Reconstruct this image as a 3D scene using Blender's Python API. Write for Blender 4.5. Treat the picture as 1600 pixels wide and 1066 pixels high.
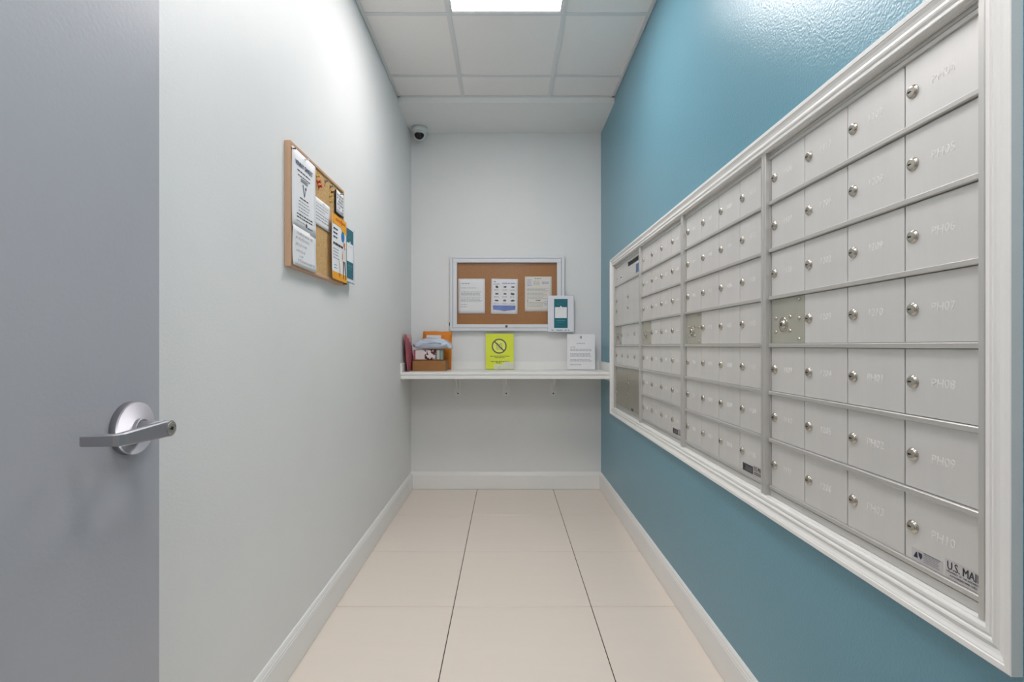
import bpy, bmesh, math, random
from mathutils import Vector, Matrix, noise
random.seed(7)
PI = math.pi
S = bpy.context.scene
COL = S.collection
for o in list(bpy.data.objects):
    bpy.data.objects.remove(o)

# ------------------------------------------------------------------ camera, world, exposure
CAMZ = 1.16
F = 784.0
cd = bpy.data.cameras.new('camera')
cam = bpy.data.objects.new('camera', cd)
COL.objects.link(cam)
cam.location = (0, 0, CAMZ)
cam.rotation_euler = (PI/2, 0, 0)
cd.sensor_fit = 'HORIZONTAL'
cd.sensor_width = 36.0
cd.lens = F/1600*36
cd.shift_x = 9/1600
cd.shift_y = 7/1600
cd.clip_start = 0.01
S.camera = cam
w = bpy.data.worlds.new('world')
S.world = w
w.use_nodes = True
w.node_tree.nodes['Background'].inputs[0].default_value = (0.8, 0.84, 0.9, 1)
w.node_tree.nodes['Background'].inputs[1].default_value = 0.3
vs = S.view_settings
vs.view_transform = 'Standard'
vs.look = 'None'
vs.gamma = 1.0
vs.use_curve_mapping = False
vs.exposure = 0.0
PANEL = 19.2       # radiance of the two ceiling panels of this room
HALL_FILL = 9.0         # radiance of an unseen panel added to the corridor to fill the room

# ------------------------------------------------------------------ materials
def lin(c):
    return tuple(((v/255)/12.92 if v/255 <= .04045 else ((v/255+.055)/1.055)**2.4) for v in c)

def mat(name, rgb, rough=.6, metal=0.0, var=0.0, vscale=8.0, bump=0.0, bscale=200.0, stretch=(1, 1, 1),
        coat=0.0, spec=.5, rnd=0.0, aniso=False, rvar=0.0):
    m = bpy.data.materials.new(name)
    m.use_nodes = True
    nt = m.node_tree
    N, L = nt.nodes, nt.links
    b = N['Principled BSDF']
    c = lin(rgb)
    b.inputs['Base Color'].default_value = (*c, 1)
    b.inputs['Roughness'].default_value = rough
    b.inputs['Metallic'].default_value = metal
    b.inputs['Specular IOR Level'].default_value = spec
    b.inputs['Coat Weight'].default_value = coat
    tc = N.new('ShaderNodeTexCoord')
    mp = N.new('ShaderNodeMapping')
    mp.inputs['Scale'].default_value = stretch
    L.new(tc.outputs['Object'], mp.inputs['Vector'])
    if var > 0 or rnd > 0:
        nz = N.new('ShaderNodeTexNoise')
        nz.inputs['Scale'].default_value = vscale
        nz.inputs['Detail'].default_value = 6
        nz.inputs['Roughness'].default_value = .62
        L.new(mp.outputs[0], nz.inputs['Vector'])
        mr = N.new('ShaderNodeMapRange')
        mr.inputs['From Min'].default_value = .3
        mr.inputs['From Max'].default_value = .7
        mr.inputs['To Min'].default_value = 1-var
        mr.inputs['To Max'].default_value = 1+var
        L.new(nz.outputs['Fac'], mr.inputs['Value'])
        val = mr.outputs[0]
        if rnd > 0:
            oi = N.new('ShaderNodeObjectInfo')
            m2 = N.new('ShaderNodeMapRange')
            m2.inputs['To Min'].default_value = 1-rnd
            m2.inputs['To Max'].default_value = 1+rnd
            L.new(oi.outputs['Random'], m2.inputs['Value'])
            mu = N.new('ShaderNodeMath')
            mu.operation = 'MULTIPLY'
            L.new(val, mu.inputs[0])
            L.new(m2.outputs[0], mu.inputs[1])
            val = mu.outputs[0]
        hv = N.new('ShaderNodeHueSaturation')
        hv.inputs['Color'].default_value = (*c, 1)
        L.new(val, hv.inputs['Value'])
        L.new(hv.outputs[0], b.inputs['Base Color'])
        if rvar > 0:
            m3 = N.new('ShaderNodeMapRange')
            m3.inputs['From Min'].default_value = .3
            m3.inputs['From Max'].default_value = .7
            m3.inputs['To Min'].default_value = rough-rvar
            m3.inputs['To Max'].default_value = rough+rvar
            L.new(nz.outputs['Fac'], m3.inputs['Value'])
            L.new(m3.outputs[0], b.inputs['Roughness'])
    if bump > 0:
        n2 = N.new('ShaderNodeTexNoise')
        n2.inputs['Scale'].default_value = bscale
        n2.inputs['Detail'].default_value = 3
        L.new(mp.outputs[0], n2.inputs['Vector'])
        bp = N.new('ShaderNodeBump')
        bp.inputs['Strength'].default_value = bump
        bp.inputs['Distance'].default_value = .002
        L.new(n2.outputs['Fac'], bp.inputs['Height'])
        L.new(bp.outputs[0], b.inputs['Normal'])
    return m

def scuffed_wall(name, rgb):
    """white wall paint with roller stipple, faint stains and a few small dark scuffs"""
    m = mat(name, rgb, rough=.5, var=.018, vscale=1.7, bump=.22, bscale=170)
    nt = m.node_tree
    N, L = nt.nodes, nt.links
    b = N['Principled BSDF']
    tc = N.new('ShaderNodeTexCoord')
    mp = N.new('ShaderNodeMapping')
    mp.inputs['Scale'].default_value = (1, 1.4, .55)
    L.new(tc.outputs['Object'], mp.inputs[0])
    nz = N.new('ShaderNodeTexNoise')
    nz.inputs['Scale'].default_value = 5.5
    nz.inputs['Detail'].default_value = 9
    nz.inputs['Roughness'].default_value = .8
    L.new(mp.outputs[0], nz.inputs['Vector'])
    rp = N.new('ShaderNodeMapRange')
    rp.inputs['From Min'].default_value = .66
    rp.inputs['From Max'].default_value = .76
    rp.inputs['To Min'].default_value = 0
    rp.inputs['To Max'].default_value = .35
    L.new(nz.outputs['Fac'], rp.inputs['Value'])
    mx = N.new('ShaderNodeMix')
    mx.data_type = 'RGBA'
    src = b.inputs['Base Color'].links[0].from_socket
    L.new(rp.outputs[0], mx.inputs['Factor'])
    L.new(src, mx.inputs['A'])
    mx.inputs['B'].default_value = (*lin((150, 150, 146)), 1)
    L.new(mx.outputs['Result'], b.inputs['Base Color'])
    return m

def emis(name, rgb, s):
    m = bpy.data.materials.new(name)
    m.use_nodes = True
    nt = m.node_tree
    nt.nodes.clear()
    e = nt.nodes.new('ShaderNodeEmission')
    e.inputs[0].default_value = (*rgb, 1)
    e.inputs[1].default_value = s
    o = nt.nodes.new('ShaderNodeOutputMaterial')
    nt.links.new(e.outputs[0], o.inputs[0])
    return m

def clear(name, tint=(1, 1, 1), refl=.06, rough=.03, haze=0.0, hazec=(1, 1, 1)):
    """thin clear sheet: straight-through light plus a weak gloss"""
    m = bpy.data.materials.new(name)
    m.use_nodes = True
    nt = m.node_tree
    N, L = nt.nodes, nt.links
    N.clear()
    t = N.new('ShaderNodeBsdfTransparent')
    t.inputs[0].default_value = (*tint, 1)
    g = N.new('ShaderNodeBsdfGlossy')
    g.inputs['Roughness'].default_value = rough
    lw = N.new('ShaderNodeFresnel')
    lw.inputs['IOR'].default_value = 1.46
    mx = N.new('ShaderNodeMixShader')
    ge = N.new('ShaderNodeNewGeometry')       # the gloss belongs to the outer faces only
    fr = N.new('ShaderNodeMath'); fr.operation = 'SUBTRACT'; fr.inputs[0].default_value = 1
    L.new(ge.outputs['Backfacing'], fr.inputs[1])
    mu = N.new('ShaderNodeMath'); mu.operation = 'MULTIPLY'
    L.new(lw.outputs[0], mu.inputs[0]); L.new(fr.outputs[0], mu.inputs[1])
    L.new(mu.outputs[0], mx.inputs[0])
    L.new(t.outputs[0], mx.inputs[1])
    L.new(g.outputs[0], mx.inputs[2])
    last = mx.outputs[0]
    if haze > 0:
        d = N.new('ShaderNodeBsdfDiffuse')
        d.inputs[0].default_value = (*hazec, 1)
        m2 = N.new('ShaderNodeMixShader')
        m2.inputs[0].default_value = haze
        L.new(last, m2.inputs[1])
        L.new(d.outputs[0], m2.inputs[2])
        last = m2.outputs[0]
    o = N.new('ShaderNodeOutputMaterial')
    L.new(last, o.inputs[0])
    return m

def cork(name, rgb, dark):
    m = mat(name, rgb, rough=.9, var=.2, vscale=160, bump=.3, bscale=260)
    nt = m.node_tree
    N, L = nt.nodes, nt.links
    b = N['Principled BSDF']
    tc = N.new('ShaderNodeTexCoord')
    v = N.new('ShaderNodeTexVoronoi')
    v.inputs['Scale'].default_value = 190
    L.new(tc.outputs['Object'], v.inputs['Vector'])
    mr = N.new('ShaderNodeMapRange')
    mr.inputs['From Min'].default_value = .1
    mr.inputs['From Max'].default_value = .55
    mr.inputs['To Min'].default_value = .75
    mr.inputs['To Max'].default_value = 0
    L.new(v.outputs['Distance'], mr.inputs['Value'])
    n3 = N.new('ShaderNodeTexNoise')
    n3.inputs['Scale'].default_value = 60
    L.new(tc.outputs['Object'], n3.inputs['Vector'])
    mu = N.new('ShaderNodeMath')
    mu.operation = 'MULTIPLY'
    L.new(mr.outputs[0], mu.inputs[0])
    L.new(n3.outputs['Fac'], mu.inputs[1])
    mx = N.new('ShaderNodeMix')
    mx.data_type = 'RGBA'
    src = b.inputs['Base Color'].links[0].from_socket
    L.new(mu.outputs[0], mx.inputs['Factor'])
    L.new(src, mx.inputs['A'])
    mx.inputs['B'].default_value = (*lin(dark), 1)
    L.new(mx.outputs['Result'], b.inputs['Base Color'])
    return m

def confetti(name):
    """white card printed with maroon speckles, denser at one end"""
    m = mat(name, (226, 216, 214), rough=.55)
    nt = m.node_tree
    N, L = nt.nodes, nt.links
    b = N['Principled BSDF']
    tc = N.new('ShaderNodeTexCoord')
    v = N.new('ShaderNodeTexNoise')
    v.inputs['Scale'].default_value = 42
    v.inputs['Detail'].default_value = 2
    L.new(tc.outputs['Object'], v.inputs['Vector'])
    sx = N.new('ShaderNodeSeparateXYZ')
    L.new(tc.outputs['Object'], sx.inputs[0])
    ad = N.new('ShaderNodeMath')
    ad.operation = 'MULTIPLY_ADD'
    ad.inputs[1].default_value = 1.1
    L.new(sx.outputs[0], ad.inputs[0])
    L.new(v.outputs['Fac'], ad.inputs[2])
    cr = N.new('ShaderNodeValToRGB')
    cr.color_ramp.interpolation = 'CONSTANT'
    cr.color_ramp.elements[0].color = (*lin((228, 219, 216)), 1)
    cr.color_ramp.elements[1].position = .60
    cr.color_ramp.elements[1].color = (*lin((92, 32, 44)), 1)
    L.new(ad.outputs[0], cr.inputs[0])
    L.new(cr.outputs[0], b.inputs['Base Color'])
    return m

M = {}
M['wall_white'] = scuffed_wall('wall paint white', (230, 231, 230))
M['wall_teal'] = mat('wall paint teal', (103, 153, 171), rough=.29, var=.015, vscale=2.0, bump=.5, bscale=150)
M['soffit'] = mat('drywall white', (238, 238, 236), rough=.75, var=.01, bump=.12, bscale=150)
M['trim'] = mat('trim white gloss', (238, 238, 236), rough=.32, var=.012, vscale=6)
M['tile'] = mat('porcelain floor tile', (234, 223, 211), rough=.3, var=.012, vscale=2.2, stretch=(1.0, 7, 1), rnd=.012)
M['grout'] = mat('floor grout', (74, 67, 62), rough=.9, var=.15, vscale=60)
M['ctile'] = mat('ceiling board', (247, 243, 240), rough=.95, var=.03, vscale=240, bump=.5, bscale=330, rnd=.008)
M['tee'] = mat('ceiling grid metal', (226, 226, 225), rough=.45, var=.01)
M['alu'] = mat('anodised aluminium', (222, 221, 219), rough=.42, metal=.4, var=.03, vscale=14, stretch=(1, 1, .08), rnd=.015, bump=.04, bscale=300)
M['alu_trim'] = mat('aluminium trim', (204, 203, 200), rough=.36, metal=.6, var=.03, vscale=20, stretch=(.1, 1, .1))
M['alu_plate'] = mat('greenish master plate', (186, 186, 174), rough=.45, metal=.5, var=.04, vscale=16)
M['alu_bronze_sheen'] = mat('parcel door bronze reflection', (172, 168, 156), rough=.4, metal=.5, var=.06, vscale=7, stretch=(1, 1, .25))  # bronze reflection painted into the colour of the lower parcel doors
M['engrave'] = mat('engraved bright metal', (236, 235, 233), rough=.5, metal=.1)
M['nickel'] = mat('nickel lock', (196, 190, 180), rough=.22, metal=1.0, var=.03)
M['black'] = mat('black gap', (22, 22, 23), rough=.6)
M['dark'] = mat('dark box interior', (58, 58, 58), rough=.8)
M['door'] = mat('grey metal door paint', (176, 177, 184), rough=.38, var=.02, vscale=2.2, bump=.14, bscale=120)
M['chrome'] = mat('satin chrome', (166, 166, 172), rough=.42, metal=.85, var=.02, vscale=30)
M['ink'] = mat('print ink', (60, 60, 66), rough=.7)
M['inkblue'] = mat('print ink blue', (58, 70, 104), rough=.7)
M['inkgrey'] = mat('print ink grey', (140, 142, 148), rough=.7)
M['pen'] = mat('pencil', (96, 92, 100), rough=.7)
M['paper'] = mat('white paper', (236, 236, 238), rough=.7, var=.012, vscale=9)
M['paper_cream'] = mat('off white paper', (226, 222, 214), rough=.7, var=.012, vscale=9)
M['lavender'] = mat('pale print tint', (206, 204, 226), rough=.7)
M['blueprint'] = mat('blue print', (112, 132, 196), rough=.7, var=.18, vscale=14)
M['teal_card'] = mat('teal card print', (14, 104, 118), rough=.5, var=.05, vscale=12)
M['teal_line'] = mat('teal card light print', (60, 150, 158), rough=.5)
M['holder'] = mat('white acrylic', (228, 230, 238), rough=.18, coat=.4)
M['cork_warm'] = cork('cork warm', (204, 166, 112), (150, 106, 60))
M['cork_red'] = cork('cork reddish', (172, 120, 72), (104, 66, 36))
M['oak'] = mat('pale wood', (206, 168, 136), rough=.55, var=.07, vscale=18, stretch=(1, 1, .2))
M['cab'] = mat('white aluminium frame', (224, 226, 230), rough=.3, var=.01)
M['cab_gap'] = mat('frame seam', (96, 104, 112), rough=.6)
M['glass'] = clear('cabinet pane')
M['acryl'] = clear('clear acrylic', haze=.015)
M['glare_film'] = clear('painted glare', haze=.62, rough=.2, hazec=(.93, .94, .88))  # whitish haze painted in as the reflection low on the yellow sign
M['lime'] = mat('fluorescent yellow paper', (226, 236, 14), rough=.6, var=.03, vscale=9)
M['lime_pale'] = mat('pale yellow print', (234, 240, 90), rough=.6)
M['card'] = mat('corrugated cardboard', (158, 112, 66), rough=.85, var=.09, vscale=14)
M['card_in'] = mat('dull brown box strip', (146, 112, 78), rough=.85, var=.06, vscale=14)  # duller brown for the strips on the cardboard box
M['confetti'] = confetti('printed parcel')
M['greypack'] = mat('grey green parcel', (158, 162, 150), rough=.5, var=.12, vscale=22, stretch=(3, 1, 1))
M['poly'] = mat('pale blue poly mailer', (200, 212, 228), rough=.25, var=.06, vscale=14, coat=.3)
M['orange'] = mat('orange envelope', (224, 132, 24), rough=.6, var=.1, vscale=9)
M['label'] = mat('white label', (232, 230, 232), rough=.5, var=.02)
M['pinkmail'] = mat('dusty red padded mailer', (168, 78, 92), rough=.5, var=.12, vscale=20, coat=.2)
M['pinkpale'] = mat('pale pink flap', (214, 162, 160), rough=.5, var=.08, vscale=20)
M['amber'] = mat('orange yellow print', (240, 166, 36), rough=.65, var=.05, vscale=8)
M['amber_dark'] = mat('orange brown print', (206, 112, 24), rough=.65)
M['skyblue'] = mat('blue print dot', (44, 124, 188), rough=.65)
M['navy'] = mat('navy label', (34, 38, 62), rough=.5)
M['stick_blue'] = mat('faded blue sticker', (86, 112, 146), rough=.6)
M['stick_black'] = mat('dark grey sticker', (62, 60, 62), rough=.5, var=.1, vscale=80)
M['stick_grey'] = mat('clear grey sticker', (204, 203, 204), rough=.35, metal=.25)
M['cam_white'] = mat('camera white plastic', (214, 216, 216), rough=.4)
M['cam_black'] = mat('camera smoked dome', (6, 6, 7), rough=.1)
M['red'] = mat('red plastic', (206, 78, 58), rough=.35)
M['yellow'] = mat('yellow plastic', (214, 178, 60), rough=.35)
M['green'] = mat('grey green plastic', (142, 146, 128), rough=.35)
M['brown'] = mat('dark brown plastic', (84, 58, 34), rough=.4)
M['carpet'] = mat('corridor floor', (150, 146, 140), rough=.8, var=.05)
M['panel'] = emis('light panel', (1.0, 0.955, 0.945), PANEL)
M['hall_fill'] = emis('added corridor fill', (1.0, 0.97, 0.93), HALL_FILL)

# ------------------------------------------------------------------ builders
class MB:
    def __init__(self):
        self.v, self.f, self.m, self.s, self.mats = [], [], [], [], []
    def mi(self, k):
        if k not in self.mats:
            self.mats.append(k)
        return self.mats.index(k)
    def face(self, idx, k, smooth=False):
        self.f.append(tuple(idx)); self.m.append(self.mi(k)); self.s.append(smooth)
    def add(self, pts):
        b = len(self.v)
        self.v += [tuple(p) for p in pts]
        return b
    def box(self, x0, x1, y0, y1, z0, z1, k):
        b = self.add([(x0, y0, z0), (x1, y0, z0), (x1, y1, z0), (x0, y1, z0), (x0, y0, z1), (x1, y0, z1), (x1, y1, z1), (x0, y1, z1)])
        for q in ((0, 3, 2, 1), (4, 5, 6, 7), (0, 1, 5, 4), (1, 2, 6, 5), (2, 3, 7, 6), (3, 0, 4, 7)):
            self.face([b+i for i in q], k)
    def bbox(self, x0, x1, y0, y1, z0, z1, k, r=.002):
        """box with chamfered front (low y) rim"""
        b = self.add([(x0, y1, z0), (x1, y1, z0), (x1, y1, z1), (x0, y1, z1),
                      (x0, y0+r, z0), (x1, y0+r, z0), (x1, y0+r, z1), (x0, y0+r, z1),
                      (x0+r, y0, z0+r), (x1-r, y0, z0+r), (x1-r, y0, z1-r), (x0+r, y0, z1-r)])
        self.face([b+3, b+2, b+1, b], k)
        for i in range(4):
            j = (i+1) % 4
            self.face([b+i, b+j, b+4+j, b+4+i], k)
            self.face([b+4+i, b+4+j, b+8+j, b+8+i], k)
        self.face([b+8, b+9, b+10, b+11], k)
    def quad(self, pts, k):
        b = self.add(pts)
        self.face(range(b, b+len(pts)), k)
    def rect(self, x0, x1, z0, z1, y, k):
        """flat print facing -y"""
        self.quad([(x0, y, z0), (x1, y, z0), (x1, y, z1), (x0, y, z1)], k)
    def disc(self, cx, cz, r, y, k, n=20, r2=None):
        if r2 is None:
            self.quad([(cx+r*math.cos(2*PI*i/n), y, cz+r*math.sin(2*PI*i/n)) for i in range(n)], k)
        else:
            b = self.add([(cx+q*math.cos(2*PI*i/n), y, cz+q*math.sin(2*PI*i/n)) for i in range(n) for q in (r, r2)])
            for i in range(n):
                j = (i+1) % n
                self.face([b+2*i, b+2*j, b+2*j+1, b+2*i+1], k)
    def lathe(self, prof, k, c=(0, 0, 0), axis='-y', n=24, smooth=True, cap=True):
        """prof: list of (radius, height along axis)"""
        def P(r, h, a):
            ca, sa = r*math.cos(a), r*math.sin(a)
            if axis == '-y':
                return (c[0]+ca, c[1]-h, c[2]+sa)
            if axis == 'z':
                return (c[0]+ca, c[1]+sa, c[2]+h)
            if axis == '-z':
                return (c[0]+ca, c[1]-sa, c[2]-h)
        b = self.add([P(r, h, 2*PI*i/n) for (r, h) in prof for i in range(n)])
        for j in range(len(prof)-1):
            for i in range(n):
                i2 = (i+1) % n
                self.face([b+j*n+i, b+j*n+i2, b+(j+1)*n+i2, b+(j+1)*n+i], k, smooth)
        if cap:
            self.face([b+(len(prof)-1)*n+i for i in range(n)], k)
            self.face([b+i for i in range(n)][::-1], k)
    def sweep(self, pts, secs, k, smooth=False):
        """pts: plan path (x, y); secs: (half thickness, half height); z centred on 0"""
        n = len(pts)
        rings = []
        for i in range(n):
            a = Vector(pts[max(0, i-1)]); c = Vector(pts[min(n-1, i+1)])
            d = (c-a).normalized()
            nn = Vector((-d.y, d.x))
            t, h = secs[i]
            p = Vector(pts[i])
            e = min(.002, t*.4)
            ring = []
            for (u, v) in ((-t, -h+e), (-t+e, -h), (t-e, -h), (t, -h+e), (t, h-e), (t-e, h), (-t+e, h), (-t, h-e)):
                q = p+nn*u
                ring.append((q.x, q.y, v))
            rings.append(self.add(ring))
        for i in range(n-1):
            for j in range(8):
                j2 = (j+1) % 8
                self.face([rings[i]+j, rings[i]+j2, rings[i+1]+j2, rings[i+1]+j], k, smooth)
        self.face([rings[0]+j for j in range(8)][::-1], k)
        self.face([rings[-1]+j for j in range(8)], k)
    def build(self, name, parent=None, loc=(0, 0, 0), rotz=0.0, rot=None):
        me = bpy.data.meshes.new(name)
        me.from_pydata(self.v, [], self.f)
        for k in self.mats:
            me.materials.append(M[k])
        me.polygons.foreach_set('material_index', self.m)
        me.polygons.foreach_set('use_smooth', self.s)
        bm = bmesh.new(); bm.from_mesh(me)
        bmesh.ops.recalc_face_normals(bm, faces=bm.faces)
        bm.to_mesh(me); bm.free()
        me.update()
        return link(name, me, parent, loc, rotz, rot)

def link(name, me, parent=None, loc=(0, 0, 0), rotz=0.0, rot=None):
    o = bpy.data.objects.new(name, me)
    COL.objects.link(o)
    o.location = loc
    o.rotation_euler = rot if rot else (0, 0, rotz)
    if parent:
        o.parent = parent
    return o

def empty(name, loc=(0, 0, 0), rotz=0.0, rot=None):
    return link(name, None, None, loc, rotz, rot)

def tag(o, label, cat, group=None):
    o['label'] = label
    o['category'] = cat
    if group:
        o['group'] = group
    return o

def struct(o):
    o['kind'] = 'structure'
    return o

TXT = {}
def text_mesh(s, size, k, align='CENTER', bold=0.0, depth=0.0):
    key = (s, size, k, align, bold, depth)
    if key in TXT:
        return TXT[key]
    cu = bpy.data.curves.new('lettering', 'FONT')
    cu.body = s
    cu.size = size
    cu.align_x = align
    cu.align_y = 'CENTER'
    cu.resolution_u = 2
    cu.offset = bold
    cu.extrude = depth
    ob = bpy.data.objects.new('lettering', cu)
    COL.objects.link(ob)
    dg = bpy.context.evaluated_depsgraph_get()
    me = bpy.data.meshes.new_from_object(ob.evaluated_get(dg))
    bpy.data.objects.remove(ob)
    me.transform(Matrix.Rotation(PI/2, 4, 'X'))
    me.materials.clear()
    me.materials.append(M[k])
    me.name = 'lettering'
    TXT[key] = me
    return me

LEFT, RIGHT = PI/2, -PI/2          # facing into the room from the left / the right wall: local -y points at the room

XL, XR, D = -.768, .766, 4.055     # room: left wall, right wall, back wall
ZC, ZS, YS = 2.917, 2.877, 3.55    # ceiling grid, soffit underside, soffit front

# ------------------------------------------------------------------ setting
def tiled(lo, hi, cuts):
    e = [lo]+sorted(c for c in cuts if lo < c < hi)+[hi]
    return list(zip(e[:-1], e[1:]))

fl = MB(); fl.box(-1.3, 1.3, -.16, D+.1, -.12, -.0025, 'grout')
floor = struct(fl.build('floor'))
G = .0018
tile_me = {}
for (a, b) in tiled(XL-.05, XR+.05, (-.234, .378)):
    for (c, d) in tiled(-.16, D+.02, [3.432-.601*i for i in range(7)]):
        key = (round(b-a, 4), round(d-c, 4))
        if key not in tile_me:
            m = MB()
            sx, sy = (b-a)/2-G, (d-c)/2-G
            e = .0012
            m.box(-sx, sx, -sy, sy, -.0025, -e, 'tile')
            q = m.add([(-sx, -sy, -e), (sx, -sy, -e), (sx, sy, -e), (-sx, sy, -e), (-sx+e, -sy+e, 0), (sx-e, -sy+e, 0), (sx-e, sy-e, 0), (-sx+e, sy-e, 0)])
            for i in range(4):
                j = (i+1) % 4
                m.face([q+i, q+j, q+4+j, q+4+i], 'tile')
            m.face([q+4, q+5, q+6, q+7], 'tile')
            o = m.build('floor_tile', floor, ((a+b)/2, (c+d)/2, 0))
            tile_me[key] = o.data
        else:
            link('floor_tile', tile_me[key], floor, ((a+b)/2, (c+d)/2, 0))

m = MB(); m.box(XL-.12, XL, -.15, D+.12, -.02, 3.05, 'wall_white'); struct(m.build('wall_left'))
m = MB(); m.box(XL-.12, XR+.45, D, D+.12, -.02, 3.05, 'wall_white'); struct(m.build('wall_back'))
# right wall with the recess that holds the mailboxes
OY0, OY1, OZ0, OZ1 = .792, 3.583, .716, 1.729
m = MB()
m.box(XR, XR+.45, -.15, D, -.02, OZ0, 'wall_teal')
m.box(XR, XR+.45, -.15, D, OZ1, 3.05, 'wall_teal')
m.box(XR, XR+.45, -.15, OY0, OZ0, OZ1, 'wall_teal')
m.box(XR, XR+.45, OY1, D, OZ0, OZ1, 'wall_teal')
struct(m.build('wall_right'))
# front wall with the doorway the photograph is taken from
m = MB()
m.box(XL-.12, -.66, -.15, -.01, 0, 3.05, 'wall_white')
m.box(.29, XR+.45, -.15, -.01, 0, 3.05, 'wall_white')
m.box(-.66, .29, -.15, -.01, 2.11, 3.05, 'wall_white')
struct(m.build('wall_front'))
# the corridor behind it
m = MB()
m.box(-1.7, -1.6, -2.2, -.15, 0, 2.7, 'wall_white'); m.box(1.6, 1.7, -2.2, -.15, 0, 2.7, 'wall_white')
m.box(-1.7, 1.7, -2.3, -2.2, 0, 2.7, 'wall_white')
m.box(-1.7, 1.7, -2.3, -.15, 2.6, 2.7, 'soffit'); m.box(-1.7, 1.7, -2.3, -.15, -.1, 0, 'carpet')
m.box(-.55, .55, -1.5, -.9, 2.59, 2.6, 'hall_fill')  # unseen panel added to send fill light through the doorway
struct(m.build('wall_corridor'))

# ceiling: deck, boards, grid, soffit
m = MB(); m.box(XL-.1, XR+.1, -.15, YS+.02, ZC+.06, ZC+.16, 'soffit')
ceil = struct(m.build('ceiling'))
cx = tiled(XL, XR, (-.305, .305))
cy = tiled(-.01, YS, [3.27-.61*i for i in range(6)])
PANELS = []
cme = {}
for (a, b) in cx:
    for (c, d) in cy:
        mid = (a < 0 < b)
        yc = (c+d)/2
        if mid and (abs(yc-2.355) < .05 or abs(yc-.525) < .05):
            PANELS.append((0, yc)); continue
        key = (round(b-a, 3), round(d-c, 3))
        if key not in cme:
            m = MB(); sx, sy = (b-a)/2-.002, (d-c)/2-.002
            m.box(-sx, sx, -sy, sy, .003, .018, 'ctile')
            cme[key] = m.build('ceiling_tile', ceil, ((a+b)/2, yc, ZC)).data
        else:
            link('ceiling_tile', cme[key], ceil, ((a+b)/2, yc, ZC))
def bar(x0, x1, y0, y1, drop=.0):
    m = MB(); m.box(x0, x1, y0, y1, ZC-.0015-drop, ZC+.003, 'tee')
    xm, ym = (x0+x1)/2, (y0+y1)/2
    if x1-x0 < y1-y0: m.box(xm-.0008, xm+.0008, y0, y1, ZC+.003, ZC+.035, 'tee')
    else: m.box(x0, x1, ym-.0008, ym+.0008, ZC+.003, ZC+.035, 'tee')
    m.build('grid_bar', ceil)
for x in (-.305, .305):
    bar(x-.012, x+.012, -.01, YS)
for y in [3.27-.61*i for i in range(6)]:
    for (a, b) in cx:
        bar(a+(.012 if a > XL else .02), b-(.012 if b < XR else .02), y-.012, y+.012, -.0004)
for (x0, x1) in ((XL, XL+.02), (XR-.02, XR)):
    m = MB(); m.box(x0, x1, -.01, YS, ZC-.002, ZC+.002, 'tee')
    e = x0 if x0 < 0 else x1-.0015
    m.box(e, e+.0015, -.01, YS, ZC-.002, ZC+.022, 'tee'); m.build('wall_angle', ceil)
m = MB(); m.box(XL, XR, YS-.02, YS, ZC-.002, ZC+.002, 'tee'); m.build('wall_angle', ceil)
m = MB(); m.box(XL, XR, YS, D, ZS, ZC+.16, 'soffit'); m.build('soffit', ceil)

# baseboards: flat board with a stepped bead along the top
BP = [(0, .0022), (.014, .0022), (.014, .112), (.0125, .115), (.0125, .121), (.010, .124), (.0085, .131), (.005, .137), (.002, .139), (0, .139)]
def baseboard(name, p0, p1, nrm):
    m = MB()
    a = m.add([(p0[0]+nrm[0]*t, p0[1]+nrm[1]*t, z) for t, z in BP])
    b = m.add([(p1[0]+nrm[0]*t, p1[1]+nrm[1]*t, z) for t, z in BP])
    n = len(BP)
    for i in range(n):
        j = (i+1) % n
        m.face([a+i, a+j, b+j, b+i], 'trim')
    m.face([a+i for i in range(n)][::-1], 'trim'); m.face([b+i for i in range(n)], 'trim')
    return struct(m.build(name))
baseboard('baseboard_left', (XL, -.01), (XL, D-.014), (1, 0))
baseboard('baseboard_right', (XR, -.01), (XR, D-.014), (-1, 0))
baseboard('baseboard_back', (XL, D), (XR, D), (0, -1))

# stepped casing around the mailboxes (local x = -world y, z up, -y = into the room)
trim = struct(empty('trim_1', (XR, 0, 0), RIGHT))
CP = [(0, .022), (0, -.0095), (.0015, -.0105), (.0075, -.0105), (.009, -.0085), (.0115, -.0085), (.0135, -.0125), (.017, -.0135), (.0195, -.0115),
      (.024, -.0105), (.030, -.0125), (.035, -.0155), (.0365, -.0155), (.038, -.0175), (.0465, -.0180), (.048, -.0170), (.048, 0), (.010, 0), (.010, .022)]
rx0, rx1, rz0, rz1 = -OY1, -OY0, OZ0, OZ1
def ring(u):
    return [(rx0-u, rz0-u), (rx1+u, rz0-u), (rx1+u, rz1+u), (rx0-u, rz1+u)]
# the lip that reaches into the recess is the wall reveal: keep it inside the opening
for s in range(4):
    m = MB()
    A, B = [], []
    for (u, h) in CP:
        r = ring(u)
        A.append((r[s][0], h if h <= 0 else -0.0, r[s][1])); B.append((r[(s+1) % 4][0], h if h <= 0 else -0.0, r[(s+1) % 4][1]))
    A, B = A[:-2], B[:-2]
    A[0] = (A[0][0], 0, A[0][2]); B[0] = (B[0][0], 0, B[0][2])
    n = len(A)
    a = m.add(A); b = m.add(B)
    for i in range(n):
        j = (i+1) % n
        m.face([a+i, a+j, b+j, b+i], 'trim')
    m.face([a+i for i in range(n)][::-1], 'trim'); m.face([b+i for i in range(n)], 'trim')
    m.build('casing_board', trim)
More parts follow.
